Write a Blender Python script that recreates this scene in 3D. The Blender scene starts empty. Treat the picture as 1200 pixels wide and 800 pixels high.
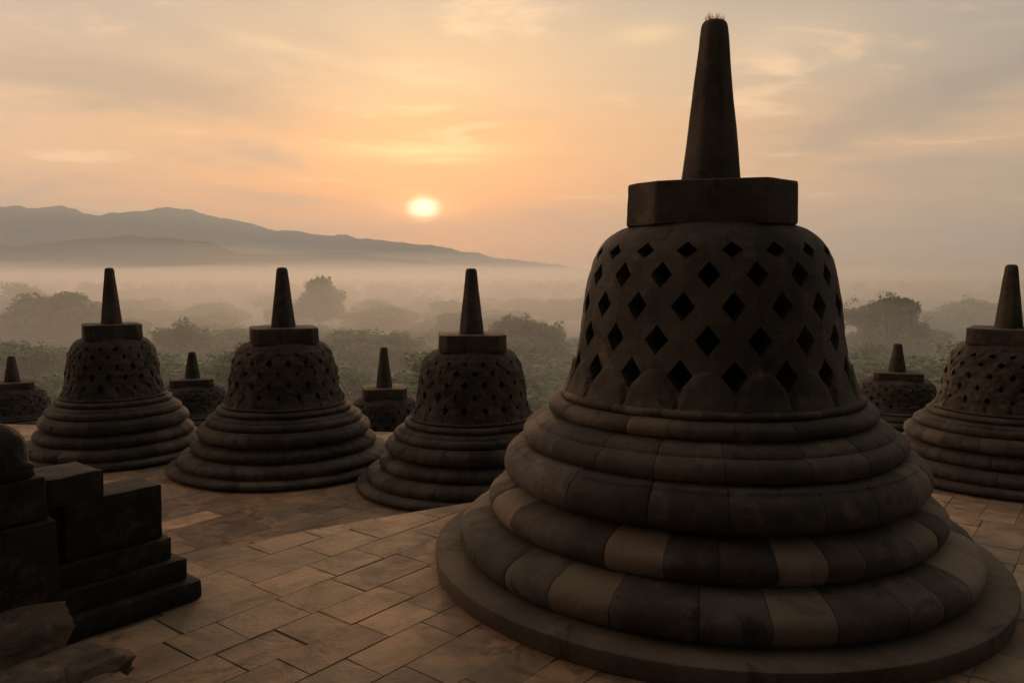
import bpy, bmesh, math, random
from math import sin, cos, pi, radians, sqrt, exp, atan2
from mathutils import Vector, noise, Matrix

random.seed(7)
SC = bpy.context.scene
COL = SC.collection
F, HY, CAMZ = 930.0, 322.0, 2.0          # focal length in photo pixels, horizon row, eye height
Z_LOW, Z_LOW2, Z_PLAIN = -1.0, -2.8, -17.0
SUN_AZ, SUN_EL = radians(-6.3), radians(4.7)

# ------------------------------------------------------------------ helpers
def link(o, parent=None):
    COL.objects.link(o)
    if parent: o.parent = parent
    return o

def mesh_obj(name, bm, mat, parent=None, smooth=False, auto=None):
    me = bpy.data.meshes.new(name)
    bm.normal_update()
    bm.to_mesh(me); bm.free()
    if smooth:
        for p in me.polygons: p.use_smooth = True
        if auto is not None:
            try: me.set_sharp_from_angle(angle=auto)
            except Exception: pass
    if mat: me.materials.append(mat)
    return link(bpy.data.objects.new(name, me), parent)

def tag(o, label=None, cat=None, group=None, kind=None):
    if label: o['label'] = label
    if cat: o['category'] = cat
    if group: o['group'] = group
    if kind: o['kind'] = kind
    return o

def empty(name, loc, rz=0.0, s=(1, 1, 1)):
    o = bpy.data.objects.new(name, None)
    o.location = loc; o.rotation_euler = (0, 0, rz); o.scale = s
    o.empty_display_size = 0.2
    return link(o)

def dup(root, loc, rz, s):
    r = root.copy(); COL.objects.link(r)
    r.location = loc; r.rotation_euler = (0, 0, rz); r.scale = s
    for ch in list(root.children):
        c = ch.copy(); COL.objects.link(c); c.parent = r
    return r

def fbm(p, oct=4):
    return noise.fractal(p, 0.9, 2.0, oct)

# ------------------------------------------------------------------ node expression helper
class X:
    """A float socket with arithmetic."""
    def __init__(s, nt, v): s.nt, s.v = nt, v
    def _m(s, op, *a):
        n = s.nt.nodes.new('ShaderNodeMath'); n.operation = op
        for i, q in enumerate((s,) + a):
            q = q.v if isinstance(q, X) else q
            if isinstance(q, (int, float)): n.inputs[i].default_value = q
            else: s.nt.links.new(q, n.inputs[i])
        return X(s.nt, n.outputs[0])
    def __add__(s, o): return s._m('ADD', o)
    __radd__ = __add__
    def __sub__(s, o): return s._m('SUBTRACT', o)
    def __rsub__(s, o): return X(s.nt, float(o))._m('SUBTRACT', s)
    def __mul__(s, o): return s._m('MULTIPLY', o)
    __rmul__ = __mul__
    def __truediv__(s, o): return s._m('DIVIDE', o)
    def pow(s, o): return s._m('POWER', o)
    def exp(s): return s._m('EXPONENT')
    def floor(s): return s._m('FLOOR')
    def frac(s): return s._m('FRACT')
    def abs(s): return s._m('ABSOLUTE')
    def min(s, o): return s._m('MINIMUM', o)
    def max(s, o): return s._m('MAXIMUM', o)
    def clamp(s): return s.max(0.0).min(1.0)
    def smooth(s, a, b):
        n = s.nt.nodes.new('ShaderNodeMapRange'); n.interpolation_type = 'SMOOTHSTEP'
        s.nt.links.new(s.v, n.inputs['Value'])
        n.inputs['From Min'].default_value = a; n.inputs['From Max'].default_value = b
        return X(s.nt, n.outputs['Result'])

def node(nt, t, **kw):
    n = nt.nodes.new(t)
    for k, v in kw.items(): setattr(n, k, v)
    return n

def sock(nt, v, inp):
    if isinstance(v, X): v = v.v
    if isinstance(v, (int, float)): inp.default_value = v
    elif isinstance(v, (tuple, list)): inp.default_value = tuple(v) + ((1,) if len(v) == 3 and len(inp.default_value) == 4 else ())
    else: nt.links.new(v, inp)

def mixc(nt, f, a, b, mode='MIX'):
    n = node(nt, 'ShaderNodeMix', data_type='RGBA', blend_type=mode)
    sock(nt, f, n.inputs[0]); sock(nt, a, n.inputs[6]); sock(nt, b, n.inputs[7])
    return n.outputs[2]

def noise_tex(nt, vec, scale, detail=4, rough=0.55, dist=0.0):
    n = node(nt, 'ShaderNodeTexNoise')
    if vec is not None: nt.links.new(vec, n.inputs['Vector'])
    n.inputs['Scale'].default_value = scale; n.inputs['Detail'].default_value = detail
    n.inputs['Roughness'].default_value = rough; n.inputs['Distortion'].default_value = dist
    return X(nt, n.outputs['Fac'])

def srgb(r, g, b):
    f = lambda c: (c / 255 / 12.92) if c / 255 <= 0.04045 else ((c / 255 + 0.055) / 1.055) ** 2.4
    return (f(r), f(g), f(b))

def new_mat(name):
    m = bpy.data.materials.new(name); m.use_nodes = True
    nt = m.node_tree
    b = nt.nodes['Principled BSDF']
    return m, nt, b

# ------------------------------------------------------------------ materials
def stone_mat(name, dark, mid, light, block=0.0, light_share=0.0, light_col=None, rough=0.86, bump=0.55, uv=True, lichen=0.25, vjoint=False, jw=0.02):
    m, nt, b = new_mat(name)
    tc = node(nt, 'ShaderNodeTexCoord')
    oi = node(nt, 'ShaderNodeObjectInfo')
    vadd = node(nt, 'ShaderNodeVectorMath', operation='ADD')
    sc_ = node(nt, 'ShaderNodeVectorMath', operation='SCALE')
    comb = node(nt, 'ShaderNodeCombineXYZ')
    for i in range(3): nt.links.new(oi.outputs['Random'], comb.inputs[i])
    nt.links.new(comb.outputs[0], sc_.inputs[0]); sc_.inputs['Scale'].default_value = 17.0
    nt.links.new(tc.outputs['Object'], vadd.inputs[0]); nt.links.new(sc_.outputs[0], vadd.inputs[1])
    P = vadd.outputs[0]
    big = noise_tex(nt, P, 1.6, 5, 0.6, 0.4)
    med = noise_tex(nt, P, 6.5, 6, 0.65, 0.2)
    fine = noise_tex(nt, P, 46.0, 6, 0.72)
    pore = node(nt, 'ShaderNodeTexVoronoi'); nt.links.new(P, pore.inputs['Vector']); pore.inputs['Scale'].default_value = 70
    pores = X(nt, pore.outputs['Distance']).smooth(0.06, 0.25)
    c = mixc(nt, big.smooth(0.3, 0.72), dark, mid)
    c = mixc(nt, med.smooth(0.48, 0.78) * 0.75, c, light)
    # lichen / mineral staining with shapes of its own
    st = noise_tex(nt, P, 3.3, 7, 0.7, 1.2)
    c = mixc(nt, st.smooth(0.58, 0.68) * lichen, c, (0.12, 0.105, 0.078))
    c = mixc(nt, st.smooth(0.44, 0.33) * 0.7, c, tuple(x * 0.45 for x in dark))
    hgt = fine * 0.5 + med * 1.1 + pores * 0.35
    if uv:
        sep = node(nt, 'ShaderNodeSeparateXYZ'); nt.links.new(tc.outputs['UV'], sep.inputs[0])
        u, v = X(nt, sep.outputs[0]), X(nt, sep.outputs[1])
        wn = node(nt, 'ShaderNodeTexWhiteNoise', noise_dimensions='2D')
        cb = node(nt, 'ShaderNodeCombineXYZ')
        sock(nt, u.floor() + 0.5, cb.inputs[0]); sock(nt, v.floor() + 0.5, cb.inputs[1])
        nt.links.new(cb.outputs[0], wn.inputs['Vector'])
        rnd = X(nt, wn.outputs['Value'])
        sepc = node(nt, 'ShaderNodeSeparateColor'); nt.links.new(wn.outputs['Color'], sepc.inputs[0])
        r2 = X(nt, sepc.outputs[1])
        tone = (rnd - 0.5) * (2 * block) + 1.0
        hv = node(nt, 'ShaderNodeHueSaturation'); nt.links.new(c, hv.inputs['Color'])
        sock(nt, tone, hv.inputs['Value']); sock(nt, r2 * 0.35 + 0.8, hv.inputs['Saturation'])
        c = hv.outputs[0]
        if light_share > 0:
            isl = r2.smooth(1 - light_share - 0.01, 1 - light_share + 0.01)
            c = mixc(nt, isl * (rnd * 0.4 + 0.5) * (st.smooth(.36, .5) * .35 + .65), c, light_col)
        fr = u.frac()
        edge = fr.min(1.0 - fr)                        # distance to the joint in block units
        joint = edge.smooth(jw, 0.0)
        if vjoint:
            fv = v.frac()
            joint = joint.max(fv.min(1.0 - fv).smooth(jw * 1.4, 0.0)) * noise_tex(nt, P, 9.0, 3).smooth(.42, .66) * .6
        c = mixc(nt, joint * 0.55, c, tuple(x * 0.4 for x in dark))
        hgt = hgt - joint * 0.8
    nt.links.new(c, b.inputs['Base Color'])
    sock(nt, fine * 0.2 + (rough - 0.1), b.inputs['Roughness'])
    b.inputs['Specular IOR Level'].default_value = 0.32
    bp = node(nt, 'ShaderNodeBump'); bp.inputs['Strength'].default_value = bump; bp.inputs['Distance'].default_value = 0.022
    sock(nt, hgt, bp.inputs['Height']); nt.links.new(bp.outputs[0], b.inputs['Normal'])
    return m

D_, M_, L_ = (0.036, 0.030, 0.0255), (0.082, 0.067, 0.054), (0.140, 0.112, 0.087)
MAT_STONE = stone_mat('andesite', D_, M_, L_, block=0.36, light_share=.12, light_col=(0.152, 0.120, 0.085))
MAT_BAND = stone_mat('andesite_mixed_blocks', D_, M_, L_, block=0.34, light_share=0.3, light_col=(0.215, 0.165, 0.120))
MAT_SLAB = stone_mat('andesite_slab', (0.06, 0.047, 0.036), (0.108, 0.083, 0.062), (0.145, 0.108, 0.078), uv=False)
MAT_OLD_BELL = stone_mat('andesite_sooty_lattice', (0.034, 0.028, 0.023), (0.072, 0.057, 0.044), (0.115, 0.09, 0.067), uv=False)
MAT_BELL = stone_mat('andesite_lattice', D_, M_, L_, block=0.16, uv=True, lichen=0.2, vjoint=True, jw=0.014)
MAT_CAP = stone_mat('andesite_weathered_cap', (0.034, 0.028, 0.022), (0.085, 0.067, 0.051), (0.155, 0.12, 0.09), uv=False, lichen=0.3)
MAT_OLD = stone_mat('andesite_sooty', (0.036, 0.029, 0.0235), (0.080, 0.063, 0.048), (0.128, 0.098, 0.072), block=0.26, light_share=.06, light_col=(0.125, 0.098, 0.072))
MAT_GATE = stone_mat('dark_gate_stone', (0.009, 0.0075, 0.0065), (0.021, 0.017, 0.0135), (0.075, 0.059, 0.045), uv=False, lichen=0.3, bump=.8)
MAT_ROCK = stone_mat('rough_rock', (0.05, 0.038, 0.028), (0.15, 0.108, 0.075), (0.25, 0.178, 0.12), uv=False, bump=1.0)

def pave_mat():
    m, nt, b = new_mat('worn_paving')
    tc = node(nt, 'ShaderNodeTexCoord'); P = tc.outputs['Object']
    at = node(nt, 'ShaderNodeAttribute', attribute_name='tone')
    sepc = node(nt, 'ShaderNodeSeparateColor'); nt.links.new(at.outputs['Color'], sepc.inputs[0])
    tone, warm = X(nt, sepc.outputs[0]), X(nt, sepc.outputs[1])
    big = noise_tex(nt, P, 0.55, 5, 0.6, 0.5)
    med = noise_tex(nt, P, 3.2, 6, 0.65, 0.6)
    fine = noise_tex(nt, P, 38.0, 6, 0.7)
    c = mixc(nt, warm, (0.255, 0.160, 0.095), (0.36, 0.205, 0.108))
    c = mixc(nt, med.smooth(0.38, 0.66) * 0.8, c, (0.125, 0.088, 0.060))
    c = mixc(nt, big.smooth(0.42, 0.62) * 0.6, c, (0.135, 0.115, 0.080))
    st = noise_tex(nt, P, 1.7, 7, 0.72, 1.6)
    c = mixc(nt, st.smooth(0.53, 0.64) * 0.75, c, (0.070, 0.052, 0.038))
    hv = node(nt, 'ShaderNodeHueSaturation'); nt.links.new(c, hv.inputs['Color'])
    sock(nt, tone, hv.inputs['Value']); c = hv.outputs[0]
    nt.links.new(c, b.inputs['Base Color'])
    sock(nt, med * 0.25 + 0.55, b.inputs['Roughness'])
    b.inputs['Specular IOR Level'].default_value = 0.3
    bp = node(nt, 'ShaderNodeBump'); bp.inputs['Strength'].default_value = 0.45; bp.inputs['Distance'].default_value = 0.02
    sock(nt, fine * 0.45 + med * 1.2 + st * 0.6, bp.inputs['Height']); nt.links.new(bp.outputs[0], b.inputs['Normal'])
    return m
MAT_PAVE = pave_mat()
MAT_BED = stone_mat('joint_bed', (0.06, 0.045, 0.033), (0.095, 0.07, 0.05), (0.13, 0.093, 0.065), uv=False)

def plain_mat(name, col, rough=0.9, var=0.4, scale=0.02, col2=None):
    m, nt, b = new_mat(name)
    tc = node(nt, 'ShaderNodeTexCoord')
    n = noise_tex(nt, tc.outputs['Object'], scale, 6, 0.65)
    c = mixc(nt, n.smooth(0.3, 0.7), col, col2 or tuple(x * (1 - var) for x in col))
    nt.links.new(c, b.inputs['Base Color']); b.inputs['Roughness'].default_value = rough
    b.inputs['Specular IOR Level'].default_value = 0.15
    return m
MAT_FIELD = plain_mat('valley_fields', (0.085, 0.095, 0.045), scale=0.02, col2=(0.05, 0.06, 0.03))
MAT_HILL = plain_mat('forested_slope', (0.055, 0.062, 0.05), scale=0.004, col2=(0.035, 0.042, 0.036))
MAT_BARK = plain_mat('bark', (0.09, 0.068, 0.05), scale=3.0)

def leaf_mat():
    m, nt, b = new_mat('foliage')
    g = node(nt, 'ShaderNodeNewGeometry'); oi = node(nt, 'ShaderNodeObjectInfo')
    r = X(nt, g.outputs['Random Per Island'])
    c = mixc(nt, r, (0.05, 0.135, 0.03), (0.115, 0.24, 0.06))
    c = mixc(nt, X(nt, oi.outputs['Random']) * 0.5, c, (0.12, 0.175, 0.05))
    nt.links.new(c, b.inputs['Base Color']); b.inputs['Roughness'].default_value = 0.6
    b.inputs['Specular IOR Level'].default_value = 0.25
    return m
MAT_LEAF = leaf_mat()
MAT_STRAW = plain_mat('dry_straw', (0.62, 0.44, 0.30), scale=20)
_t = MAT_STRAW.node_tree; _tr = _t.nodes.new('ShaderNodeBsdfTranslucent'); _mx = _t.nodes.new('ShaderNodeMixShader')
_tr.inputs[0].default_value = (.8, .6, .42, 1); _mx.inputs[0].default_value = .65
_t.links.new(_t.nodes['Principled BSDF'].outputs[0], _mx.inputs[1]); _t.links.new(_tr.outputs[0], _mx.inputs[2])
_t.links.new(_mx.outputs[0], _t.nodes['Material Output'].inputs[0])

# ------------------------------------------------------------------ lathe pieces of a stupa
def rounded(rin, rout, z0, z1, p=2.0, n=18, rin_b=None, low=.42):
    """Bulging profile from the inner top over the outside to the undercut inner bottom."""
    rin_b = rin if rin_b is None else rin_b
    zc = z0 + (z1 - z0) * low
    out = []
    for i in range(n + 1):
        a = pi / 2 - pi * i / n
        ca, sa = max(cos(a), 0), sin(a)
        ri = rin if sa >= 0 else rin_b
        h = z1 - zc if sa >= 0 else zc - z0
        out.append((ri + (rout - ri) * ca ** (2 / p), zc + h * math.copysign(abs(sa) ** (2 / p), sa)))
    return out

def lathe(profile, nblocks, vid, rnd, groove=0.010, wob=0.006, seg=9, bulge=0.0, sizes=0.5):
    """Solid of revolution cut into stone blocks: shallow grooves at the joints, uneven block faces."""
    bm = bmesh.new(); uvl = bm.loops.layers.uv.new('UVMap')
    w = [1 + rnd.uniform(-sizes, sizes) for _ in range(nblocks)]
    tot = sum(w); cols = []                                    # (angle, u, groove depth, block offset)
    a = rnd.uniform(0, 1)
    for bidx in range(nblocks):
        da = 2 * pi * w[bidx] / tot
        off = rnd.uniform(-wob, wob)
        g = groove * rnd.uniform(0.4, 1.3)
        for k in range(seg):
            f = [0, .045, .15, .3, .5, .7, .85, .955][k] if seg == 8 else k / seg
            d = min(f, 1 - f) * da * profile[len(profile) // 2][0]
            dep = g * exp(-(d / 0.013) ** 2) - bulge * (1 - (2 * f - 1) ** 4)
            cols.append((a + da * f, bidx + f, dep, off * min(1, d / 0.02)))
        a += da
    n = len(cols); rows = []
    sd = rnd.uniform(0, 50)
    for j, (ang, u, dep, off) in enumerate(cols):
        col = []
        for (r, z) in profile:
            q3 = Vector((r * cos(ang) + sd, r * sin(ang), z)); nz = 0.008 * fbm(q3 * 3) + 0.0035 * fbm(q3 * 13, 3)
            ch = noise.noise(q3 * 5.5 + Vector((7, 7, 7))); dep_ = .018 * max(0, ch - .42) * (2 if dep > .002 else 1)
            rr = r - dep - dep_ + off + nz
            col.append(bm.verts.new((rr * cos(ang), rr * sin(ang), z + nz * 0.7 + off * 0.5)))
        rows.append(col)
    m = len(profile)
    for j in range(n):
        k = (j + 1) % n
        u0 = cols[j][1]; u1 = cols[k][1] if k else nblocks
        if u1 == int(u1): u1 -= 1e-4
        for i in range(m - 1):
            f = bm.faces.new((rows[j][i], rows[j][i + 1], rows[k][i + 1], rows[k][i]))
            vv = lambda q: vid + 0.02 + 0.96 * q / (m - 1)
            for lp, (uu, vq) in zip(f.loops, ((u0, vv(i)), (u0, vv(i + 1)), (u1, vv(i + 1)), (u1, vv(i)))):
                lp[uvl].uv = (uu, vq)
    for end in (0, m - 1):
        c = [rows[j][end] for j in range(n)]
        f = bm.faces.new(c if end == 0 else c[::-1])
        for lp in f.loops: lp[uvl].uv = (0.5, vid + 0.5)
    bmesh.ops.recalc_face_normals(bm, faces=bm.faces)
    return bm

BELL_PROF = [(1.19, .988), (1.235, .965), (1.30, .942), (1.40, .918), (1.562, .892), (1.80, .862), (2.0, .826), (2.10, .795), (2.17, .762), (2.22, .725), (2.26, .685), (2.29, .64), (2.31, .60), (2.325, .55)]
def bell_r(z):
    p = BELL_PROF
    if z <= p[0][0]: return p[0][1]
    for (z0, r0), (z1, r1) in zip(p, p[1:]):
        if z <= z1:
            t = (z - z0) / (z1 - z0)
            return r0 + (r1 - r0) * t
    return p[-1][1]

def bell_bm(n=18, aw=0.245, bh=0.455, lump=0.006, jit=0.0, seed=1, thick=0.15):
    """Lattice dome: five staggered rows of diamond openings cut through a thick shell."""
    rnd = random.Random(seed)
    bm = bmesh.new(); uvl = bm.loops.layers.uv.new('UVMap')
    rows = [(1.29, 1.50), (1.50, 1.705), (1.705, 1.905), (1.905, 2.085), (2.085, 2.20)]
    K, MR = 16, 4
    dth = 2 * pi / n
    cache = {}
    def lobes(th, z):
        # rounded stones between the lowest openings stand slightly proud
        c = (th / dth) - math.floor(th / dth) - 0.0
        dx = min(c, 1 - c) * dth * 0.94
        q = (dx / 0.158) ** 2 + ((z - 1.19) / 0.235) ** 2
        return 0.02 * max(0, min(1, (1.0 - q) * 7))
    def vert(th, z, inner):
        key = (round((th % (2 * pi)) / dth * 960) % (960 * n), round(z, 5), inner)
        v = cache.get(key)
        if v is None:
            r = bell_r(z)
            if inner: r -= thick if z < 2.2 else thick * 0.8
            else:
                p = Vector((r * cos(th), r * sin(th), z))
                r += lump * fbm(p * 4 + Vector((seed, 0, 0))) + lump * 0.8 * noise.noise(p * 11)
                r += lobes(th, z)
            v = bm.verts.new((r * cos(th), r * sin(th), z)); cache[key] = v
        return v
    def quad(pts, u, vid, cell=None):
        for inner in (False, True):
            vs = [vert(th, z, inner) for th, z in pts]
            if len(set(vs)) < 3: continue
            vs = list(dict.fromkeys(vs))
            f = bm.faces.new(vs[::-1] if inner else vs)
            if cell is None:
                for lp in f.loops: lp[uvl].uv = (u, vid + 0.5)
            else:
                th0, z0, z1, iu, iv = cell
                for lp, (th, z) in zip(f.loops, pts[::-1] if inner else pts):
                    lp[uvl].uv = (iu + min(.9995, max(.0005, (th - th0) / dth)), iv + min(.9995, max(.0005, (z - z0) / (z1 - z0))))
    for ri, (z0, z1) in enumerate(rows):
        zc, hz = (z0 + z1) / 2, (z1 - z0) / 2
        for ci in range(n):
            tc = (ci + (0.5 if ri % 2 == 0 else 0.0)) * dth
            ja, jb = aw * (1 + rnd.uniform(-jit, jit)), bh * (1 + rnd.uniform(-jit, jit))
            jx, jz = rnd.uniform(-jit, jit) * 0.08 * dth, rnd.uniform(-jit, jit) * 0.1 * hz
            for sx, sz in ((1, 1), (1, -1), (-1, -1), (-1, 1)):
                dia, rec = [], []
                for k in range(K + 1):
                    t = k / K
                    dia.append((tc + jx + sx * ja * dth * t, zc + jz + sz * jb * 2 * hz * (1 - t)))
                    if t <= 0.5: rec.append((tc + sx * dth / 2 * (t / 0.5), zc + sz * hz))
                    else: rec.append((tc + sx * dth / 2, zc + sz * hz * (1 - (t - 0.5) / 0.5)))
                flip = sx * sz < 0
                for k in range(K):
                    for q in range(MR):
                        a0, a1 = q / MR, (q + 1) / MR
                        L = lambda A, B, w: (A[0] + (B[0] - A[0]) * w, A[1] + (B[1] - A[1]) * w)
                        pts = [L(dia[k], rec[k], a0), L(dia[k], rec[k], a1), L(dia[k + 1], rec[k + 1], a1), L(dia[k + 1], rec[k + 1], a0)]
                        if not flip: pts = pts[::-1]
                        quad(pts, 0, 0, (tc - dth / 2, z0, z1, ci, ri))
                    # reveal of the opening
                    a, b2 = dia[k], dia[k + 1]
                    vs = [vert(*a, False), vert(*b2, False), vert(*b2, True), vert(*a, True)]
                    f = bm.faces.new(vs if not flip else vs[::-1])
                    for lp in f.loops: lp[uvl].uv = (ci * 2 + (sx > 0) + .5, ri * 2 + .5)
    # closed bands below and above the openings
    NS = n * 16
    def band(zs, vid):
        for j in range(NS):
            t0, t1 = j * dth / 16, (j + 1) * dth / 16
            for z0, z1 in zip(zs, zs[1:]):
                quad([(t0, z0), (t1, z0), (t1, z1), (t0, z1)], j // 16 + 0.5, vid)
    band([1.19, 1.205, 1.22, 1.235, 1.25, 1.263, 1.277, 1.29], 20)
    band([2.20, 2.215, 2.23, 2.25, 2.265, 2.28, 2.295, 2.305, 2.315, 2.325], 22)
    bmesh.ops.remove_doubles(bm, verts=bm.verts, dist=1e-5)
    bmesh.ops.recalc_face_normals(bm, faces=bm.faces)
    return bm

def prism(poly, z0, z1, bev=0.015, taper=1.0, seed=0, lump=0.006, cuts=3):
    """Bevelled block on a polygon, with slightly uneven worn faces."""
    bm = bmesh.new()
    lo = [bm.verts.new((x, y, z0)) for x, y in poly]
    hi = [bm.verts.new((x * taper, y * taper, z1)) for x, y in poly]
    n = len(poly)
    for i in range(n):
        j = (i + 1) % n
        bm.faces.new((lo[i], lo[j], hi[j], hi[i]))
    bm.faces.new(hi); bm.faces.new(lo[::-1])
    bmesh.ops.bevel(bm, geom=list(bm.edges), offset=bev, segments=2, profile=0.6, affect='EDGES')
    if cuts:
        long = [e for e in bm.edges if e.calc_length() > 0.12]
        bmesh.ops.subdivide_edges(bm, edges=long, cuts=cuts, use_grid_fill=True)
    for v in bm.verts:
        p = v.co * 5 + Vector((seed * 7.3, 0, 0))
        v.co += Vector((fbm(p), fbm(p + Vector((31, 0, 0))), fbm(p + Vector((0, 57, 0))))) * lump
    bmesh.ops.recalc_face_normals(bm, faces=bm.faces)
    return bm

def spire_bm(seed=0, r0=0.212, r1=0.088, z0=2.585, z1=3.705, lump=0.005):
    bm = bmesh.new(); N = 40
    prof = [(0.0, z0 - 0.03), (r0 - 0.004, z0 - 0.03), (r0, z0)]
    for i in range(1, 19):
        t = i / 19
        prof.append((r0 + (r1 + 0.006 - r0) * t ** 0.96, z0 + (z1 - 0.05 - z0) * t))
    prof += [(r1 + 0.004, z1 - 0.05), (r1 - 0.004, z1 - 0.025), (r1 - 0.018, z1 - 0.008), (r1 - 0.04, z1), (0.0, z1 + 0.002)]
    rings = []
    for r, z in prof:
        ring = []
        for j in range(N):
            a = 2 * pi * j / N
            oct_ = 1 / max(abs(cos(((a + pi / 8) % (pi / 4)) - pi / 8)), .01)      # eight soft facets
            rr = r * (0.15 + 0.85 * (0.955 * oct_))
            p = Vector((cos(a) * rr * 4, sin(a) * rr * 4, z * 2.5 + seed * 11))
            rr += lump * fbm(p) if r > 0 else 0
            ring.append(bm.verts.new((rr * cos(a), rr * sin(a), z)))
        rings.append(ring)
    for A, B in zip(rings, rings[1:]):
        for j in range(N):
            k = (j + 1) % N
            bm.faces.new((A[j], A[k], B[k], B[j]))
    bmesh.ops.remove_doubles(bm, verts=bm.verts, dist=1e-5)
    bmesh.ops.recalc_face_normals(bm, faces=bm.faces)
    return bm

def cham(h, c):
    return [(h, -h + c), (h, h - c), (h - c, h), (-h + c, h), (-h, h - c), (-h, -h + c), (-h + c, -h), (h - c, -h)]

def make_stupa(name, seed, main):
    rnd = random.Random(seed)
    root = empty(name, (0, 0, 0))
    bandm = MAT_BAND if main else MAT_OLD
    stm = MAT_STONE if main else MAT_OLD
    sm = dict(smooth=True, auto=radians(38))
    slab = [(1.60, .122), (1.75, .120), (1.899, .113), (1.906, .109), (1.909, .101), (1.907, .05), (1.900, .0), (1.60, -.002)]
    if not main: slab = rounded(1.5, 1.90, -0.002, .15, 3.0)
    mesh_obj('base_slab', lathe(slab, 26, 1, rnd, groove=.002, wob=.002, seg=8), MAT_SLAB if main else stm, root, **sm)
    mouldings = [
        (rounded(1.40, 1.738, .108, .356, 2.05, rin_b=1.62, low=.47), 30, bandm, .008),
        (rounded(1.22, 1.526, .336, .575, 2.05, rin_b=1.40, low=.47), 28, bandm, .006),
        ([(1.17, .838), (1.27, .838), (1.325, .833), (1.350, .822), (1.358, .806), (1.362, .803)] + rounded(1.32, 1.430, .560, .812, 2.0, rin_b=1.20, low=.50)[4:] + [(1.12, .559)], 20, stm, .004),
        ([(1.02, 1.044), (1.095, 1.042), (1.15, 1.026), (1.19, 1.004), (1.205, .984), (1.207, .974), (1.214, .971)] + rounded(1.18, 1.290, .826, .978, 2.0, rin_b=1.215, low=.5)[4:] + [(1.05, .825)], 20, stm, .003),
        (rounded(1.0, 1.115, 1.040, 1.150, 2.0, rin_b=1.055, low=.5), 20, stm, .002),
        (rounded(.93, 1.032, 1.146, 1.212, 2.0, rin_b=.985, low=.5), 20, stm, .002),
    ]
    if main:
        pass
    for i, (prof, nb, mat, g) in enumerate(mouldings):
        mesh_obj('base_moulding', lathe(prof, nb, 3 + 2 * i, rnd, groove=g, wob=.005 if i < 3 else .002, seg=8, bulge=.002 if i < 2 else 0, sizes=.35), mat, root, **sm)
    if main: b = bell_bm(seed=seed)
    else: b = bell_bm(aw=.17, bh=.32, lump=.026, jit=.35, seed=seed)
    mesh_obj('lattice_dome', b, MAT_BELL if main else MAT_OLD_BELL, root, smooth=True, auto=radians(32))
    core = [(bell_r(z) - .30, z) for z in (1.19, 1.3, 1.5, 1.7, 1.9, 2.1, 2.2)] + [(.25, 2.29)]  # added core, blocks light and view through the dome so openings look dark
    mesh_obj('blocking_core', lathe(core[::-1], 12, 40, rnd, groove=0, wob=0, seg=8), MAT_CAP, root, True)
    mesh_obj('cap_block', prism(cham(.543, .20 if main else .12), 2.312, 2.592, .02, .985, seed), MAT_CAP, root, smooth=True, auto=radians(40))
    mesh_obj('spire', spire_bm(seed), MAT_CAP, root, smooth=True, auto=radians(50))
    return root

MX, MY = 1.368, 5.53
st = make_stupa('stupa', 3, True)
st.location = (MX, MY, 0.006)
st.rotation_euler = (0, 0, pi - atan2(MX, MY) + radians(0) - pi / 2 * 0 - pi / 2)
# an opening of rows two and four faces the camera
st.rotation_euler = (0, 0, atan2(-MY, -MX))
tag(st, 'biggest stupa in the foreground, with a clean lattice of diamond openings and banded stone rings', 'stupa', 'bell shaped stone stupas')

def px(x, Y): return (x - 600) / F * Y
def place(proto, first, x, D, zf, sxy, sz, label, turn=0.0):
    X_ = px(x, D)
    loc = (X_, D, zf + 0.004); rz = atan2(-D, -X_) + turn
    r = proto if first else dup(proto, loc, rz, (sxy, sxy, sz))
    r.location = loc; r.rotation_euler = (0, 0, rz); r.scale = (sxy, sxy, sz)
    tag(r, label, 'stupa', 'bell shaped stone stupas')
    return r
pa = make_stupa('stupa', 21, False)
pb = make_stupa('stupa', 34, False)
place(pa, True, 331.5, 12.5, Z_LOW, .93, .84, 'stupa with five stepped rings standing whole on the open pavement, second from the gate', radians(4))
place(pb, True, 552.5, 11.35, Z_LOW, .87, .833, 'stupa whose ring base is partly hidden by the biggest stupa, below the low sun', radians(3))
place(pb, False, 130, 13.3, Z_LOW, .81, .84, 'stupa right behind the dark stone gate, its base cut by the gate post', radians(94))
place(pa, False, 1183, 11.9, Z_LOW, .95, .85, 'stupa cut by the right edge of the view, warm light on its left shoulder', radians(176))
place(pb, False, 449, 18.5, Z_LOW2, .93, .84, 'distant stupa on the lowest terrace, seen between the two stupas nearest the sun', radians(184))
def pedestal(r, zf):
    """Stepped drum that carries a smaller stupa of the lowest terrace."""
    h = (r.location.z - zf)
    bm = bmesh.new(); sx, sz = r.scale.x, r.scale.z
    prof = [(1.75, .0), (1.80, -.05), (1.80, -.12), (1.95, -.14), (2.0, -.2), (2.0, -h * .5 / sz), (2.15, -h * .52 / sz), (2.2, -h / sz), (1.7, -h / sz)]
    mesh_obj('pedestal', lathe(prof, 24, 60, random.Random(int(r.location.x * 10)), groove=.01, wob=.012, seg=8), MAT_OLD, r, True, radians(38))
r1 = place(pa, False, 223, 19.2, -1.98, .92, .57, 'distant small stupa peeping up between the two stupas nearest the gate', radians(86))
r2 = place(pb, False, 1054, 17.8, -1.62, .95, .56, 'distant stupa on the lowest terrace, just right of the biggest stupa', radians(5))
r3 = place(pa, False, 10, 20.0, -2.2, .92, .58, 'distant stupa at the far left, only spire and dome above the gate', radians(-3))
for r_ in (r1, r2, r3): pedestal(r_, Z_LOW2)

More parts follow.
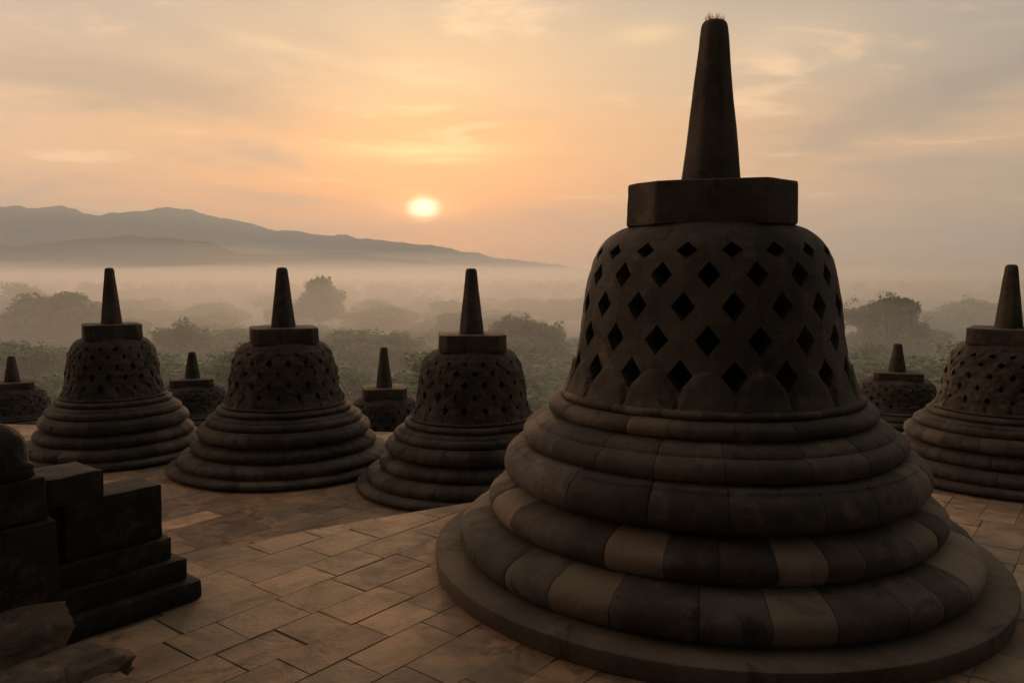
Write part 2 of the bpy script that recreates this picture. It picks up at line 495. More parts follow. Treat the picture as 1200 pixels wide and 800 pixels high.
# dry tuft of grass on the tallest spire
def tuft():
    bm = bmesh.new(); rnd = random.Random(5)
    for i in range(75):
        a, r = rnd.uniform(0, 2 * pi), .062 * sqrt(rnd.random())
        lean = Vector((cos(a), sin(a), 0)) * rnd.uniform(0, .03)
        b0 = Vector((r * cos(a), r * sin(a), 0)); h = rnd.uniform(.025, .062)
        w = Vector((-sin(a + i), cos(a + i), 0)) * .0032
        m1 = b0 + lean * .4 + Vector((0, 0, h * .6)); t = b0 + lean + Vector((0, 0, h))
        v = [bm.verts.new(q) for q in (b0 - w, b0 + w, m1 + w * .7, m1 - w * .7, t)]
        bm.faces.new(v[:4]); bm.faces.new((v[3], v[2], v[4]))
    return bm
tf = mesh_obj('grass_tuft', tuft(), MAT_STRAW)
tf.location = (MX, MY, 3.703)
tag(tf, 'little tuft of dry pale grass growing on the tip of the tallest spire', 'grass tuft')

# ------------------------------------------------------------------ terraces
def clip(poly, hp):
    """Clip a convex polygon by the half plane n.p <= d."""
    n, d = hp; out = []
    for i in range(len(poly)):
        a, b = poly[i], poly[(i + 1) % len(poly)]
        da, db = n[0] * a[0] + n[1] * a[1] - d, n[0] * b[0] + n[1] * b[1] - d
        if da <= 0: out.append(a)
        if da * db < 0:
            t = da / (da - db)
            out.append((a[0] + (b[0] - a[0]) * t, a[1] + (b[1] - a[1]) * t))
    return out

def half_planes(pts):
    hs = []
    for i in range(len(pts)):
        a, b = pts[i], pts[(i + 1) % len(pts)]
        n = (b[1] - a[1], -(b[0] - a[0])); l = sqrt(n[0] ** 2 + n[1] ** 2)
        n = (n[0] / l, n[1] / l)
        hs.append((n, n[0] * a[0] + n[1] * a[1]))
    return hs

def terrace(name, outline, z, zbot, box, roww, lens, seed, gap=0.003):
    """One terrace: bed and retaining wall in one body, uneven paving slabs laid in rows on it."""
    rnd = random.Random(seed)
    bm = bmesh.new()
    top = [bm.verts.new((x, y, z - .007)) for x, y in outline]
    bot = [bm.verts.new((x, y, zbot)) for x, y in outline]
    bm.faces.new(top)
    for i in range(len(top)):
        j = (i + 1) % len(top)
        bm.faces.new((bot[i], bot[j], top[j], top[i]))
    base = mesh_obj(name, bm, MAT_BED); tag(base, kind='structure')
    bm = bmesh.new(); cl = bm.loops.layers.float_color.new('tone')
    hs = half_planes(outline)
    ang = radians(52); U = (cos(ang), sin(ang)); V = (sin(ang), -cos(ang))
    cs = [(x * U[0] + y * U[1], x * V[0] + y * V[1]) for x in box[:2] for y in box[2:]]
    u0, u1 = min(c[0] for c in cs), max(c[0] for c in cs); v0, v1 = min(c[1] for c in cs), max(c[1] for c in cs)
    v = v0
    while v < v1:
        w = rnd.choice(roww) * rnd.uniform(.92, 1.08)
        u = u0 + rnd.uniform(0, .5)
        while u < u1:
            L = rnd.uniform(*lens)
            q = [(u + gap / 2, v + gap / 2), (u + L - gap / 2, v + gap / 2), (u + L - gap / 2, v + w - gap / 2), (u + gap / 2, v + w - gap / 2)]
            q = [(a + rnd.uniform(-.006, .006), b + rnd.uniform(-.005, .005)) for a, b in q]
            P = [(a * U[0] + b * V[0], a * U[1] + b * V[1]) for a, b in q][::-1]
            u += L
            cx = sum(p[0] for p in P) / 4; cy = sum(p[1] for p in P) / 4
            if not (box[0] <= cx <= box[1] and box[2] <= cy <= box[3]): continue
            for h in hs:
                P = clip(P, h)
                if len(P) < 3: break
            if len(P) < 3: continue
            tx, ty, dz = rnd.gauss(0, .002), rnd.gauss(0, .002), rnd.gauss(0, .0007)
            zz = lambda p: z + dz + tx * (p[0] - cx) + ty * (p[1] - cy)
            bv = .004
            ins = [(p[0] + (cx - p[0]) * bv / max(.05, sqrt((p[0] - cx) ** 2 + (p[1] - cy) ** 2)) * 1.3, p[1] + (cy - p[1]) * bv / max(.05, sqrt((p[0] - cx) ** 2 + (p[1] - cy) ** 2)) * 1.3) for p in P]
            lo = [bm.verts.new((p[0], p[1], zz(p) - .02)) for p in P]
            mi = [bm.verts.new((p[0], p[1], zz(p) - .005)) for p in P]
            hi = [bm.verts.new((p[0], p[1], zz(p))) for p in ins]
            fs = [bm.faces.new(hi)]
            for i in range(len(P)):
                j = (i + 1) % len(P)
                fs.append(bm.faces.new((lo[i], lo[j], mi[j], mi[i]))); fs.append(bm.faces.new((mi[i], mi[j], hi[j], hi[i])))
            r = rnd.random()
            t = rnd.gauss(.95, .18) if r > .07 else rnd.uniform(1.4, 1.8)
            col = (max(.55, min(1.75, t)), min(1, max(0, rnd.gauss(.5, .28))), 0, 1)
            for f in fs:
                for lp in f.loops: lp[cl] = col
        v += w
    bmesh.ops.recalc_face_normals(bm, faces=bm.faces)
    pv = mesh_obj('paving', bm, MAT_PAVE); tag(pv, kind='structure')
    return base, pv

CX, CY, CR = 5.58, -4.73, 13.0
outl = [(CX + CR * cos(radians(q)), CY + CR * sin(radians(q))) for q in range(235, 114, -3)]      # left rim, rising towards the big stupa
outl += [(MX + 2.06 * cos(radians(q)), MY + 2.06 * sin(radians(q))) for q in range(112, 54, -6)]   # bulge round its slab
outl += [(6.4, 4.75), (9.2, 2.2), (11.5, -2.5), (11.5, -8), (8.5, -13), (3, -16)]
def hull(ps):
    ps = sorted(set(ps)); out = []
    for seq in (ps, ps[::-1]):
        h = []
        for p in seq:
            while len(h) > 1 and (h[-1][0] - h[-2][0]) * (p[1] - h[-2][1]) - (h[-1][1] - h[-2][1]) * (p[0] - h[-2][0]) <= 0: h.pop()
            h.append(p)
        out += h[:-1]
    return out
outl = hull(outl)
terrace('upper_terrace', outl, 0.0, Z_LOW - .3, (-7.5, 9.5, -3.0, 8.6), (.24, .28, .31, .35), (.30, .66), 11)
mid = [(-40, -30), (40, -30), (40, 9.5), (18, 12.9), (8, 14.0), (0, 14.8), (-7, 15.5), (-16, 16.4), (-40, 18.6)]
terrace('middle_terrace', mid, Z_LOW, Z_LOW2 - .3, (-19, 19, 2.5, 17.8), (.34, .4, .46), (.5, 1.05), 12)
low = [(-60, -40), (60, -40), (60, 15), (25, 20.5), (8, 22), (-8, 23.5), (-25, 24.5), (-60, 25)]
terrace('lower_terrace', low, Z_LOW2, -8.0, (-26, 26, 13.0, 25), (.45, .55), (.7, 1.3), 13)
body = bmesh.new()
zz_ = [(-8.0, 34, 30), (-11.0, 38, 34), (-14.0, 42, 38), (-17.6, 46, 42)]
for i in range(len(zz_) - 1):
    zt, xe, ye = zz_[i]; zb = zz_[i + 1][0]
    q = [(-xe * 2, -50), (xe * 2, -50), (xe * 2, ye - 6), (-xe * 2, ye)]
    a = [body.verts.new((x, y, zt + .01)) for x, y in q]; b_ = [body.verts.new((x, y, zb)) for x, y in q]
    body.faces.new(a)
    for k in range(4):
        body.faces.new((b_[k], b_[(k + 1) % 4], a[(k + 1) % 4], a[k]))
tag(mesh_obj('temple_galleries', body, MAT_BED), kind='structure')

# ------------------------------------------------------------------ stone gate at the left
WD = Vector((-.62, -.785, 0)).normalized(); WN = Vector((.785, -.62, 0)).normalized()
A0 = Vector((-1.905, 4.77, 0))
def block(t0, t1, k0, k1, z0, z1, bev=.012, seed=0, lump=.008, cuts=4):
    """Block along the wall: t runs from the far end towards the camera, k is the distance behind the base line."""
    pts = [A0 + WD * t0 - WN * k0, A0 + WD * t0 - WN * k1, A0 + WD * t1 - WN * k1, A0 + WD * t1 - WN * k0]
    c = sum(pts, Vector()) / 4
    bm = prism([(p.x - c.x, p.y - c.y) for p in pts], z0, z1, bev, 1.0, seed, lump, cuts)
    bmesh.ops.translate(bm, verts=bm.verts, vec=c)
    return bm
gw = empty('gate_wall', A0)
tag(gw, 'dark stepped wall end of three moulded courses on a rounded plinth', 'wall', 'stone gate by the stair')
def gpart(name, bm, root, mat=MAT_GATE):
    bmesh.ops.translate(bm, verts=bm.verts, vec=-Vector(root.location))
    return mesh_obj(name, bm, mat, root, smooth=True, auto=radians(40))
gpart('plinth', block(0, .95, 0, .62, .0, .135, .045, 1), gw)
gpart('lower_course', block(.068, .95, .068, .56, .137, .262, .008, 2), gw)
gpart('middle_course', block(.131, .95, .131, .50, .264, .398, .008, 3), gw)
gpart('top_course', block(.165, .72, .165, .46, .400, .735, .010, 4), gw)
def post(t0, t1, k0, k1, ztop, label, seed, capk=.03, caph=.17):
    o = A0 + WD * ((t0 + t1) / 2) - WN * ((k0 + k1) / 2)
    r = empty('gate_post', o)
    gpart('shaft', block(t0 + capk, t1 - capk, k0 + capk, k1 - capk, 0.0, ztop - caph, .012, seed), r)
    gpart('cap', block(t0, t1, k0, k1, ztop - caph + .002, ztop, .014, seed + 1), r)
    return tag(r, label, 'gate post', 'stone gate by the stair')
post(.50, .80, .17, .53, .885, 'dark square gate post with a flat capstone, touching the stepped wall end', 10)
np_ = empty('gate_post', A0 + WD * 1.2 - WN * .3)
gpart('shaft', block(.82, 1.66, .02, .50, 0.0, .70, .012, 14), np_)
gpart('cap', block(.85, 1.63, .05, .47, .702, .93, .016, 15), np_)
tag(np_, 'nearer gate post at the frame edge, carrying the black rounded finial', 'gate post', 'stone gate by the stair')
gfi = A0 + WD * 1.09 - WN * .26
fb = bmesh.new()
bmesh.ops.create_icosphere(fb, subdivisions=5, radius=1)
for v in fb.verts:
    d = v.co.normalized()
    e_ = 3.0 if d.z > 0 else 8.0                              # round shoulders above, square seat below
    k = (abs(d.x) ** e_ + abs(d.y) ** e_ + abs(d.z) ** e_) ** (-1 / e_)
    k *= 1 + .03 * fbm(d * 3) + .012 * fbm(d * 9)
    v.co = Vector((d.x * k * .21, d.y * k * .20, d.z * k * (.22 if d.z > 0 else .075)))
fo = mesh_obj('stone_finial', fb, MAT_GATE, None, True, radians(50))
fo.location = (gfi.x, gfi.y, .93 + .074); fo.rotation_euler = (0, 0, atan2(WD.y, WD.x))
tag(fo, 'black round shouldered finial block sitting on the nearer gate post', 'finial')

# rough coping stones in the lower left corner
def rock(name, c, size, rz, tilt, seed, label):
    bm = bmesh.new()
    bmesh.ops.create_icosphere(bm, subdivisions=5, radius=1)
    for v in bm.verts:
        d = v.co.normalized()
        k = (abs(d.x) ** 5 + abs(d.y) ** 5 + abs(d.z) ** 5) ** (-1 / 5)          # rounded block
        p = d * 1.3 + Vector((seed * 3.1, 0, 0))
        k *= 1 + .15 * fbm(p) + .05 * fbm(p * 3, 5) + .02 * fbm(p * 9) - .10 * max(0, noise.noise(p * 2.2) - .2)
        v.co = Vector((d.x * k * size[0] / 2, d.y * k * size[1] / 2, d.z * k * size[2] / 2))
    o = mesh_obj(name, bm, MAT_ROCK, None, True, radians(60))
    o.location = c; o.rotation_euler = (tilt[0], tilt[1], rz)
    return tag(o, label, 'rough stone', 'rough stones at the stair foot')
WA = atan2(WD.y, WD.x)
rock('rough_stone', (-2.66, 3.57, .13), (.95, .60, .44), WA + .10, (radians(20), radians(-4), 0), 1, 'rough worn stone block lying against the gate, topmost of the three')
rock('rough_stone', (-2.24, 3.46, .07), (.86, .42, .26), WA + .05, (radians(6), 0, 0), 2, 'rough stone in the middle of three, under the topmost block')
rock('rough_stone', (-1.96, 3.32, .05), (.66, .34, .2), WA, (radians(4), 0, 0), 3, 'smallest and lowest of the three rough stones, on the paving')

# ------------------------------------------------------------------ valley floor and hills
g = bmesh.new()
q = [g.verts.new(p) for p in ((-9000, -300, Z_PLAIN), (9000, -300, Z_PLAIN), (9000, 9000, Z_PLAIN), (-9000, 9000, Z_PLAIN))]
g.faces.new(q)
tag(mesh_obj('ground', g, MAT_FIELD), kind='structure')

def ridge(name, R, prof, depth, seed, rough):
    """A real mountain ridge: crest heights over azimuth, slopes falling towards and away from the temple."""
    bm = bmesh.new(); NA, NR = 620, 26
    a0, a1 = atan2(prof[0][0] - 600, F), atan2(prof[-1][0] - 600, F)
    def crest(a):
        x = 600 + F * math.tan(a)
        for (x0, y0), (x1, y1) in zip(prof, prof[1:]):
            if x <= x1:
                t = (x - x0) / (x1 - x0); t = t * t * (3 - 2 * t) * .5 + t * .5
                return CAMZ + (HY - (y0 + (y1 - y0) * t)) / F * R * (cos(a) and 1)
        return Z_PLAIN
    rows = []
    for i in range(NA + 1):
        a = a0 + (a1 - a0) * i / NA; row = []
        h = crest(a) - Z_PLAIN
        for k in range(NR + 1):
            s = (k / NR) * 2 - 1
            y = R + s * depth
            x = y * math.tan(a)
            p = Vector((x / 330 + seed, y / 420, 0))
            sh = (1 - abs(s)) ** 1.25
            spur = 1 + rough * 2.2 * fbm(p, 5) * (abs(s) ** .5)
            z = Z_PLAIN - 2 + (h + 2) * sh * spur + rough * 90 * fbm(Vector((x / 120 + seed, y / 120, 3)), 5) * (sh ** .5)
            row.append(bm.verts.new((x, y, max(z, Z_PLAIN - 2))))
        rows.append(row)
    for i in range(NA):
        for k in range(NR):
            bm.faces.new((rows[i][k], rows[i + 1][k], rows[i + 1][k + 1], rows[i][k + 1]))
    bmesh.ops.recalc_face_normals(bm, faces=bm.faces)
    return tag(mesh_obj(name, bm, MAT_HILL, None, True), kind='structure')
ridge('mountains', 5600, [(-900, 300), (-500, 262), (-200, 250), (0, 239), (8, 243), (24, 241), (40, 246), (75, 242), (92, 247), (108, 252), (120, 254), (135, 251), (160, 250), (200, 245), (225, 248), (260, 256), (330, 270), (400, 276), (440, 281), (500, 287), (550, 296), (600, 305), (650, 311), (700, 315), (900, 321)], 1200, 4, .16)
ridge('foothills', 3350, [(-900, 310), (-300, 296), (-100, 292), (40, 287), (100, 280), (150, 277), (200, 279), (241, 284), (285, 297), (330, 299), (400, 296), (470, 303), (560, 316), (640, 323)], 420, 9, .10)
ridge('hills', 3900, [(880, 334), (960, 330), (1010, 332), (1070, 329), (1130, 326), (1200, 329), (1400, 326), (1900, 320), (2600, 334)], 500, 15, .05)

# ------------------------------------------------------------------ trees
def leaf_cloud(bm, c, rad, n, size, rnd, flat=1.0):
    for _ in range(n):
        d = Vector((rnd.gauss(0, 1), rnd.gauss(0, 1), rnd.gauss(0, 1))).normalized()
        r = rad * (rnd.random() ** .45)
        p = c + Vector((d.x * r, d.y * r, d.z * r * flat))
        nrm = (d + Vector((rnd.uniform(-.8, .8), rnd.uniform(-.8, .8), rnd.uniform(-.4, .9)))).normalized()
        t = nrm.orthogonal().normalized(); b = nrm.cross(t)
        a = rnd.uniform(0, 2 * pi); t, b = t * cos(a) + b * sin(a), b * cos(a) - t * sin(a)
        s = size * rnd.uniform(.6, 1.5)
        v = [bm.verts.new(p + t * s * x + b * s * y * .6) for x, y in ((-.9, 0), (-.1, -.55), (1, 0), (.1, .6))]
        bm.faces.new(v)

def limb(bm, p0, p1, r0, r1, n=6, bend=None):
    pts = [p0.lerp(p1, i / 3) for i in range(4)]
    if bend: pts[1] += bend * .7; pts[2] += bend
    rings = []
    for i, p in enumerate(pts):
        d = (pts[min(i + 1, 3)] - pts[max(i - 1, 0)]).normalized()
        t = d.orthogonal().normalized(); b = d.cross(t); r = r0 + (r1 - r0) * i / 3
        rings.append([bm.verts.new(p + (t * cos(2 * pi * k / n) + b * sin(2 * pi * k / n)) * r) for k in range(n)])
    for A, B in zip(rings, rings[1:]):
        for k in range(n):
            bm.faces.new((A[k], A[(k + 1) % n], B[(k + 1) % n], B[k]))

def make_tree(seed, kind):
    """Unit tree about 1 m high: tapered trunk, limbs and a crown of leaf clumps with gaps."""
    rnd = random.Random(seed); H = 16.0
    tr, cr = bmesh.new(), bmesh.new()
    fork = Vector((rnd.uniform(-.5, .5), rnd.uniform(-.5, .5), H * (.34 if kind != 'umbrella' else .42)))
    limb(tr, Vector((0, 0, -.6)), fork, .42, .28, 8, Vector((rnd.uniform(-.3, .3), rnd.uniform(-.3, .3), 0)))
    nl = {'round': 34, 'umbrella': 36, 'tall': 28, 'spread': 38}[kind]
    for i in range(nl):
        a = 2 * pi * i * .382 + rnd.uniform(-.3, .3); u = rnd.random()
        if kind == 'round':
            R = 5.6 * sqrt(u); c = Vector((R * cos(a), R * sin(a), H * (.40 + .48 * rnd.random() * (1 - (R / 7) ** 2) + .04)))
            rad, flat = rnd.uniform(1.4, 2.5), .75
        elif kind == 'umbrella':
            R = 7.6 * sqrt(u); c = Vector((R * cos(a), R * sin(a), H * (.70 + .2 * (1 - (R / 8) ** 2) + rnd.uniform(-.10, .05))))
            rad, flat = rnd.uniform(1.5, 2.5), .42
        elif kind == 'tall':
            R = 3.9 * sqrt(u); c = Vector((R * cos(a), R * sin(a), H * (.34 + .58 * rnd.random() * (1 - R / 9))))
            rad, flat = rnd.uniform(1.3, 2.2), .9
        if kind == 'umbrella' and i % 3 == 2:
            c.z = H * rnd.uniform(.46, .66); c.x *= .8; c.y *= .8; flat = .5
        elif kind == 'spread':
            R = 7.2 * sqrt(u); c = Vector((R * cos(a), R * sin(a), H * (.40 + .44 * (1 - (R / 8) ** 2) * rnd.uniform(.35, 1.05))))
            rad, flat = rnd.uniform(1.5, 2.6), .65
        limb(tr, fork, c, .16, .03, 5, Vector((0, 0, -.5)))
        leaf_cloud(cr, c, rad, int(150 * rad), .40, rnd, flat)
        for _ in range(3):
            d = Vector((rnd.gauss(0, 1), rnd.gauss(0, 1), rnd.gauss(0, .6))).normalized()
            leaf_cloud(cr, c + d * rad * .95, rad * .38, 26, .26, rnd)
    root = empty('broadleaf_tree', (0, 0, 0))
    mesh_obj('crown', cr, MAT_LEAF, root); mesh_obj('trunk', tr, MAT_BARK, root, True)
    return root

protos = {}
for i, k in enumerate(('round', 'umbrella', 'tall', 'spread', 'round2', 'spread2')):
    protos[k] = [make_tree(40 + i, k.rstrip('2')), False]
WID = {'round': 14.0, 'umbrella': 17.5, 'tall': 10.5, 'spread': 17.0, 'round2': 14.0, 'spread2': 17.0}
trnd = random.Random(99)
def tree(kind, x, top, d, wpx, label, group):
    zt = CAMZ - (top - HY) / F * d
    h = (zt - Z_PLAIN)
    sx = wpx * d / F / WID[kind]
    p = protos[kind]
    loc = (px(x, d), d, Z_PLAIN); rz = trnd.uniform(0, 2 * pi); s = (sx, sx, h / 15.2)
    if p[1]: r = dup(p[0], loc, rz, s)
    else: r = p[0]; p[1] = True
    r.location = loc; r.rotation_euler = (0, 0, rz); r.scale = s
    tag(r, label, 'tree', group)
GT = 'trees standing in the mist'
tree('spread', 615, 351, 120, 112, 'dark rounded tree in the mist just right of the stupa below the sun', GT)
tree('round', 376, 323, 210, 64, 'tall misty tree rising highest, right of the stupa spire second from the gate', GT)
tree('umbrella', 1040, 351, 130, 104, 'flat topped umbrella tree in the mist, above the distant stupa right of the biggest one', GT)
tree('spread2', 1145, 345, 190, 130, 'wide pale tree in the mist behind the spire of the stupa at the right edge', GT)
tree('round2', 78, 332, 160, 135, 'broad dark green tree left of the spire of the stupa behind the gate', GT)
tree('tall', 214, 364, 120, 84, 'bushy tree in the mist right of the spire behind the gate', GT)
tree('round', 25, 331, 240, 90, 'pale tree at the far left in front of the mist', GT)
tree('spread', 118, 322, 330, 60, 'faint grey tree crown peeking over the broad dark green tree', GT)
tree('round2', 440, 346, 260, 62, 'soft pale tree left of the spire below the sun', GT)
tree('spread2', 500, 345, 300, 80, 'faint wide tree behind the spire below the sun', GT)
tree('tall', 1010, 346, 330, 40, 'very faint tree close beside the lattice dome of the biggest stupa', GT)
tree('round', 660, 350, 260, 70, 'faint tree between the dark rounded tree and the biggest stupa', GT)
kinds = ['round', 'umbrella', 'tall', 'spread', 'round2', 'spread2']
LBL = 'one of the many hazy treetops filling the valley behind the stupas'
for i in range(275):
    t = i / 275
    d = 84 + 400 * t ** 1.35 + trnd.uniform(-8, 8)
    x = trnd.uniform(-130, 1330)
    top = 340 + 62 * exp(-(d - 80) / 95) + trnd.uniform(0, 22) * (1 if d < 200 else .45)
    w = trnd.uniform(13, 21)
    tree(trnd.choice(kinds), x, top, d, w * F / d, LBL, 'treetops filling the valley')

fr = random.Random(3)
fbm_ = bmesh.new()
for i in range(900):
    d = fr.uniform(480, 1500); a = radians(fr.uniform(-46, 46))
    h = fr.uniform(8, 15)
    c = Vector((d * math.tan(a), d, Z_PLAIN + h * .6))
    leaf_cloud(fbm_, c, fr.uniform(4.5, 8), 70, 1.5, fr, .7)
tag(mesh_obj('forest', fbm_, MAT_LEAF), kind='stuff')

# ------------------------------------------------------------------ air
HAZE = .00022
def vol_mat(name, density, col, aniso):
    m = bpy.data.materials.new(name); m.use_nodes = True; nt = m.node_tree
    for n in list(nt.nodes): nt.nodes.remove(n)
    o = node(nt, 'ShaderNodeOutputMaterial'); v = node(nt, 'ShaderNodeVolumePrincipled')
    v.inputs['Density'].default_value = density; v.inputs['Color'].default_value = (*col, 1); v.inputs['Anisotropy'].default_value = aniso
    nt.links.new(v.outputs[0], o.inputs['Volume'])
    return m
hz = bmesh.new(); bmesh.ops.create_cube(hz, size=1)
bmesh.ops.scale(hz, verts=hz.verts, vec=(21000, 9700, 560 - Z_PLAIN + 3)); bmesh.ops.translate(hz, verts=hz.verts, vec=(0, 4400, (560 + Z_PLAIN - 3) / 2))
tag(mesh_obj('haze', hz, vol_mat('haze_air', HAZE, (.70, .84, 1.0), .3)), kind='stuff')
# ground mist lying in the valley: thin over the near trees, deep in front of the mountains
def mist(prof, back, density, W, amp, wl, seed):
    """A bank of mist: closed body whose top billows."""
    mb = bmesh.new(); NX = 70
    zb = Z_PLAIN + .3
    ys = [(prof[0][0] - 2, None)] + prof + [(back, None)]
    rows = []
    for y, z in ys:
        row = []
        for i in range(NX + 1):
            x = -W + 2 * W * i / NX
            if z is None: h = zb
            else: h = max(zb + .5, z + amp * (y / back) * fbm(Vector((x / wl + seed, y / wl, seed)), 3))
            row.append(mb.verts.new((x, y, h)))
        rows.append(row)
    for A, B in zip(rows, rows[1:]):
        for i in range(NX): mb.faces.new((A[i], A[i + 1], B[i + 1], B[i]))
    for i in (0, NX): mb.faces.new([r[i] for r in rows])
    for i in range(NX): mb.faces.new((rows[0][i], rows[0][i + 1], rows[-1][i + 1], rows[-1][i]))
    bmesh.ops.recalc_face_normals(mb, faces=mb.faces)
    return tag(mesh_obj('mist', mb, vol_mat('valley_mist', density, MIST_COL, .5)), kind='stuff')
MIST_COL = (.92, .95, 1.0)
mist([(54, -7.0), (75, -4.6), (100, -2.2), (140, .2), (190, 2.0), (240, 3.6), (290, 5.2)], 345, .0078, 900, 2.6, 60, 1)
mist([(350, 1.5), (400, 3), (460, 4.8), (520, 6.6), (580, 8.6), (640, 10.6), (700, 12.8)], 1000, .0015, 1600, 15, 150, 2)
for hgt_, dens, back_, sd_ in ((34, .00024, 3000, 3.4), (62, .00024, 3100, 4.6), (96, .00020, 3200, 5.3)):
    mist([(870 + sd_, 5 + hgt_ * .08), (1000, 6 + hgt_ * .14)] + [(y, 3 + hgt_ * (y / 2500) ** 2) for y in range(1150, 2501, 135)], back_, dens, 5200, hgt_ * 1.1, 300 + 60 * sd_, sd_)

# ------------------------------------------------------------------ sky
world = bpy.data.worlds.new('World'); SC.world = world; world.use_nodes = True
nt = world.node_tree
for n in list(nt.nodes): nt.nodes.remove(n)
out = node(nt, 'ShaderNodeOutputWorld'); bg = node(nt, 'ShaderNodeBackground'); nt.links.new(bg.outputs[0], out.inputs[0])
tc = node(nt, 'ShaderNodeTexCoord')
sep = node(nt, 'ShaderNodeSeparateXYZ'); nt.links.new(tc.outputs['Generated'], sep.inputs[0])
x_, y_, z_ = (X(nt, sep.outputs[i]) for i in range(3))
az = x_._m('ARCTAN2', y_) * (180 / pi)            # degrees, 0 straight ahead
el = z_._m('ARCSINE') * (180 / pi)
def ramp(fac, stops):
    r = node(nt, 'ShaderNodeValToRGB'); cr = r.color_ramp; cr.interpolation = 'EASE'
    while len(cr.elements) < len(stops): cr.elements.new(0.5)
    for e, (p, c) in zip(cr.elements, stops): e.position = p; e.color = (*c, 1)
    sock(nt, fac, r.inputs[0]); return r.outputs[0]
ef = (el / 90.0).max(0.0).pow(0.5)                # 0 horizon, 1 zenith
E_ = lambda deg: (deg / 90) ** .5
near = ramp(ef, [(0, (1.6, .52, .14)), (E_(2), (1.5, .50, .135)), (E_(5), (1.15, .40, .11)), (E_(9), (.90, .42, .165)), (E_(14), srgb(222, 184, 142)), (E_(20), srgb(192, 174, 152)), (E_(34), (.80, .64, .48)), (E_(58), (.62, .51, .40)), (1, (.15, .13, .115))])  # high band above the view brightened to light upward faces
far = ramp(ef, [(0, (.56, .40, .30)), (E_(2), (.62, .42, .29)), (E_(5), (.68, .42, .25)), (E_(9), srgb(212, 172, 134)), (E_(14), srgb(178, 160, 140)), (E_(20), srgb(146, 141, 134)), (E_(34), (.55, .46, .37)), (E_(58), (.44, .37, .31)), (1, (.15, .13, .115))])
da = az - math.degrees(SUN_AZ); de = el - math.degrees(SUN_EL)
fall = ((da * da) * (-1 / 22.0 ** 2)).exp()
c = mixc(nt, fall, far, near)
# streaky cloud: noise on a cloud deck projected overhead, so that it crowds towards the horizon
deck = node(nt, 'ShaderNodeCombineXYZ')
zz2 = (z_ + 0.09).max(0.05)
sock(nt, x_ / zz2 * 1.0, deck.inputs[0]); sock(nt, y_ / zz2 * 1.35, deck.inputs[1])
n1 = noise_tex(nt, deck.outputs[0], 0.55, 7, 0.6, 0.8)
n2 = noise_tex(nt, deck.outputs[0], 1.7, 6, 0.62, 0.5)
up = el.smooth(0.5, 5.0)
c = mixc(nt, n1.smooth(.50, .72) * up * 0.8, c, srgb(168, 148, 134))
c = mixc(nt, (n1 * .5 + n2 * .5).smooth(.47, .36) * up * 0.7, c, (1.05, .68, .38))
def blob(a0, e0, sa, se, tilt, wob=0.0):
    ct, st_ = cos(radians(tilt)), sin(radians(tilt))
    A = az - a0; E2 = el - e0 + (n2 - 0.5) * wob
    p = (A * ct + E2 * st_) / sa; q_ = (E2 * ct - A * st_) / se
    return ((p * p + q_ * q_) * -1.0).exp()
def dpx(x, y): return math.degrees(atan2(x - 600, F)), math.degrees(atan2(HY - y, sqrt(F * F + (x - 600) ** 2)))
for (x, y, sa, se, tl, wob, amt, col) in (
        (60, 90, 11, 1.8, -3, 5, .95, srgb(142, 130, 120)), (200, 104, 7.5, 1.3, -7, 4, .9, srgb(160, 138, 120)), (20, 8, 13, 1.9, -2, 4, .7, srgb(150, 143, 134)), (1190, 20, 9, 3.0, 6, 4, .6, srgb(142, 138, 132)), (1180, 250, 11, 4.0, 4, 3, .5, srgb(150, 136, 124)),
        (1120, 105, 9, 1.7, 14, 5, .85, srgb(138, 130, 124)), (1010, 150, 6, .9, 16, 4, .75, srgb(165, 142, 124)), (300, 155, 8, .6, -4, 3, .25, srgb(205, 165, 130)),
        (630, 188, 2.8, .35, -3, 1, .3, srgb(215, 150, 95)),
        (500, 178, 5.5, .45, 1, 1.4, .85, (1.15, .78, .40)), (520, 190, 3.2, .3, 0, 1, .8, srgb(255, 220, 150)), (490, 92, 5, .7, -3, 3, .45, srgb(255, 220, 165)), (340, 60, 4, .5, -8, 3, .3, srgb(250, 214, 165)),
        (755, 46, 2.2, .7, 4, 2, .5, srgb(250, 212, 160)), (900, 60, 5, 1.5, 8, 3, .3, srgb(232, 200, 165))):
    a0, e0 = dpx(x, y)
    c = mixc(nt, blob(a0, e0, sa, se, tl, wob) * amt, c, col)
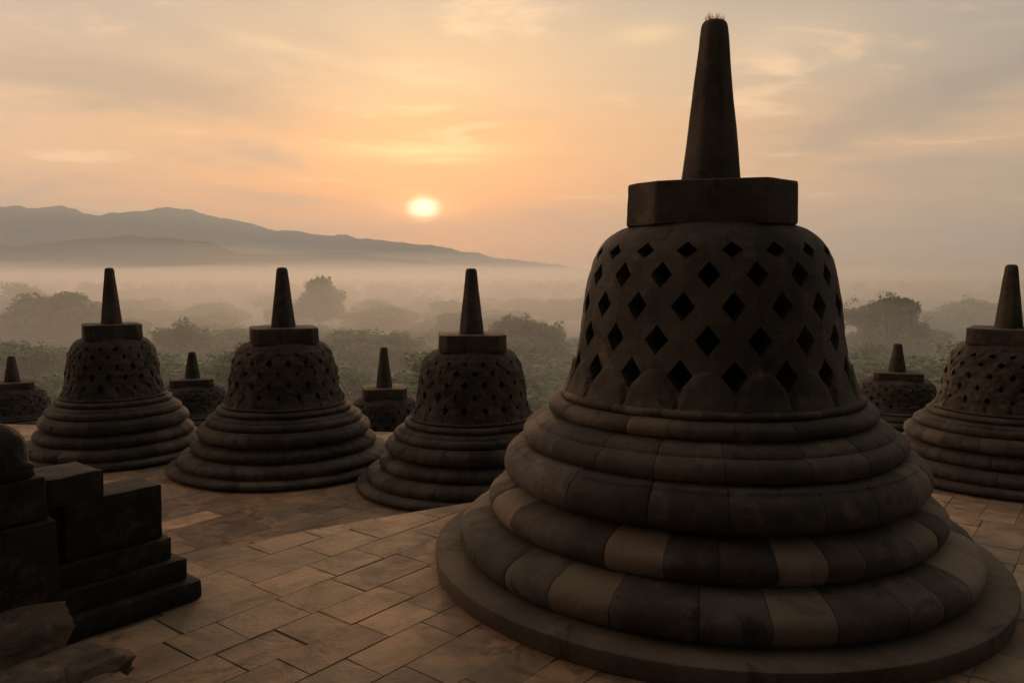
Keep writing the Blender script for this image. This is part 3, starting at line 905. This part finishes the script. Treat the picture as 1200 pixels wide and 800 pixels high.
# low sun behind thin cloud with its glow
def add(col, fac, base):
    return mixc(nt, 1.0, base, mixc(nt, fac, (0, 0, 0), col), 'ADD')
glow = ((da * da * (1 / 9.0 ** 2) + de * de * (1 / 5.0 ** 2)) * -1.0).exp()
mid_ = ((da * da * (1 / 2.6 ** 2) + de * de * (1 / .92 ** 2)) * -1.0).exp()
dwob = de + (n2 - .5) * 0.9
disc = (da * da * (1 / .92 ** 2) + dwob * dwob * (1 / .66 ** 2))._m('SQRT').smooth(1.75, .0)
c = add((.22, .05, .0), glow, c)
c = add((.75, .40, .10), mid_, c)
c = add((3.0, 2.7, 1.9), disc, c)
# sky behind the viewer darkened so stone facing the camera stays dark
# the flank: warm fill added out of view, lighting the stupas' left sides
flank_fill = (((az + 97.0) * (az + 97.0)) * (-1 / 37.0 ** 2)).exp() * el.smooth(48, 5)
c = mixc(nt, flank_fill * .9, c, (5.8, 3.2, 1.75))
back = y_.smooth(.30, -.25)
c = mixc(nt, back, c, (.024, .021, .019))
sky = node(nt, 'ShaderNodeTexSky', sky_type='NISHITA')
sky.sun_disc = False; sky.sun_elevation = SUN_EL; sky.sun_rotation = SUN_AZ; sky.air_density = 1.5; sky.dust_density = 4.0
hs_ = node(nt, 'ShaderNodeVectorMath', operation='SCALE'); nt.links.new(sky.outputs[0], hs_.inputs[0]); hs_.inputs['Scale'].default_value = 0.10
c = mixc(nt, 0.12, c, hs_.outputs[0])
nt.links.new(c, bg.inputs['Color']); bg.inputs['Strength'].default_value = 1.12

sl = bpy.data.lights.new('sun', 'SUN'); sl.energy = 3.0; sl.angle = radians(9); sl.color = (1.0, .56, .28)
so = link(bpy.data.objects.new('sun', sl))
sd = Vector((sin(SUN_AZ) * cos(SUN_EL), cos(SUN_AZ) * cos(SUN_EL), sin(SUN_EL)))
so.rotation_euler = sd.to_track_quat('Z', 'Y').to_euler()

# ------------------------------------------------------------------ camera and output
cam = bpy.data.cameras.new('camera'); co = link(bpy.data.objects.new('camera', cam))
cam.sensor_width = 36; cam.lens = 36 * F / 1200; cam.clip_start = .05; cam.clip_end = 20000
co.location = (0, 0, CAMZ); co.rotation_euler = (pi / 2 - math.atan((400 - HY) / F), 0, 0)
SC.camera = co
SC.view_settings.view_transform = 'Standard'; SC.view_settings.look = 'None'
SC.view_settings.exposure = 0.36; SC.view_settings.gamma = 1
try:
    cy = SC.cycles
    cy.use_denoising = True; cy.max_bounces = 8; cy.diffuse_bounces = 3; cy.volume_bounces = 4; cy.glossy_bounces = 2
    cy.sample_clamp_indirect = 4
except Exception: pass
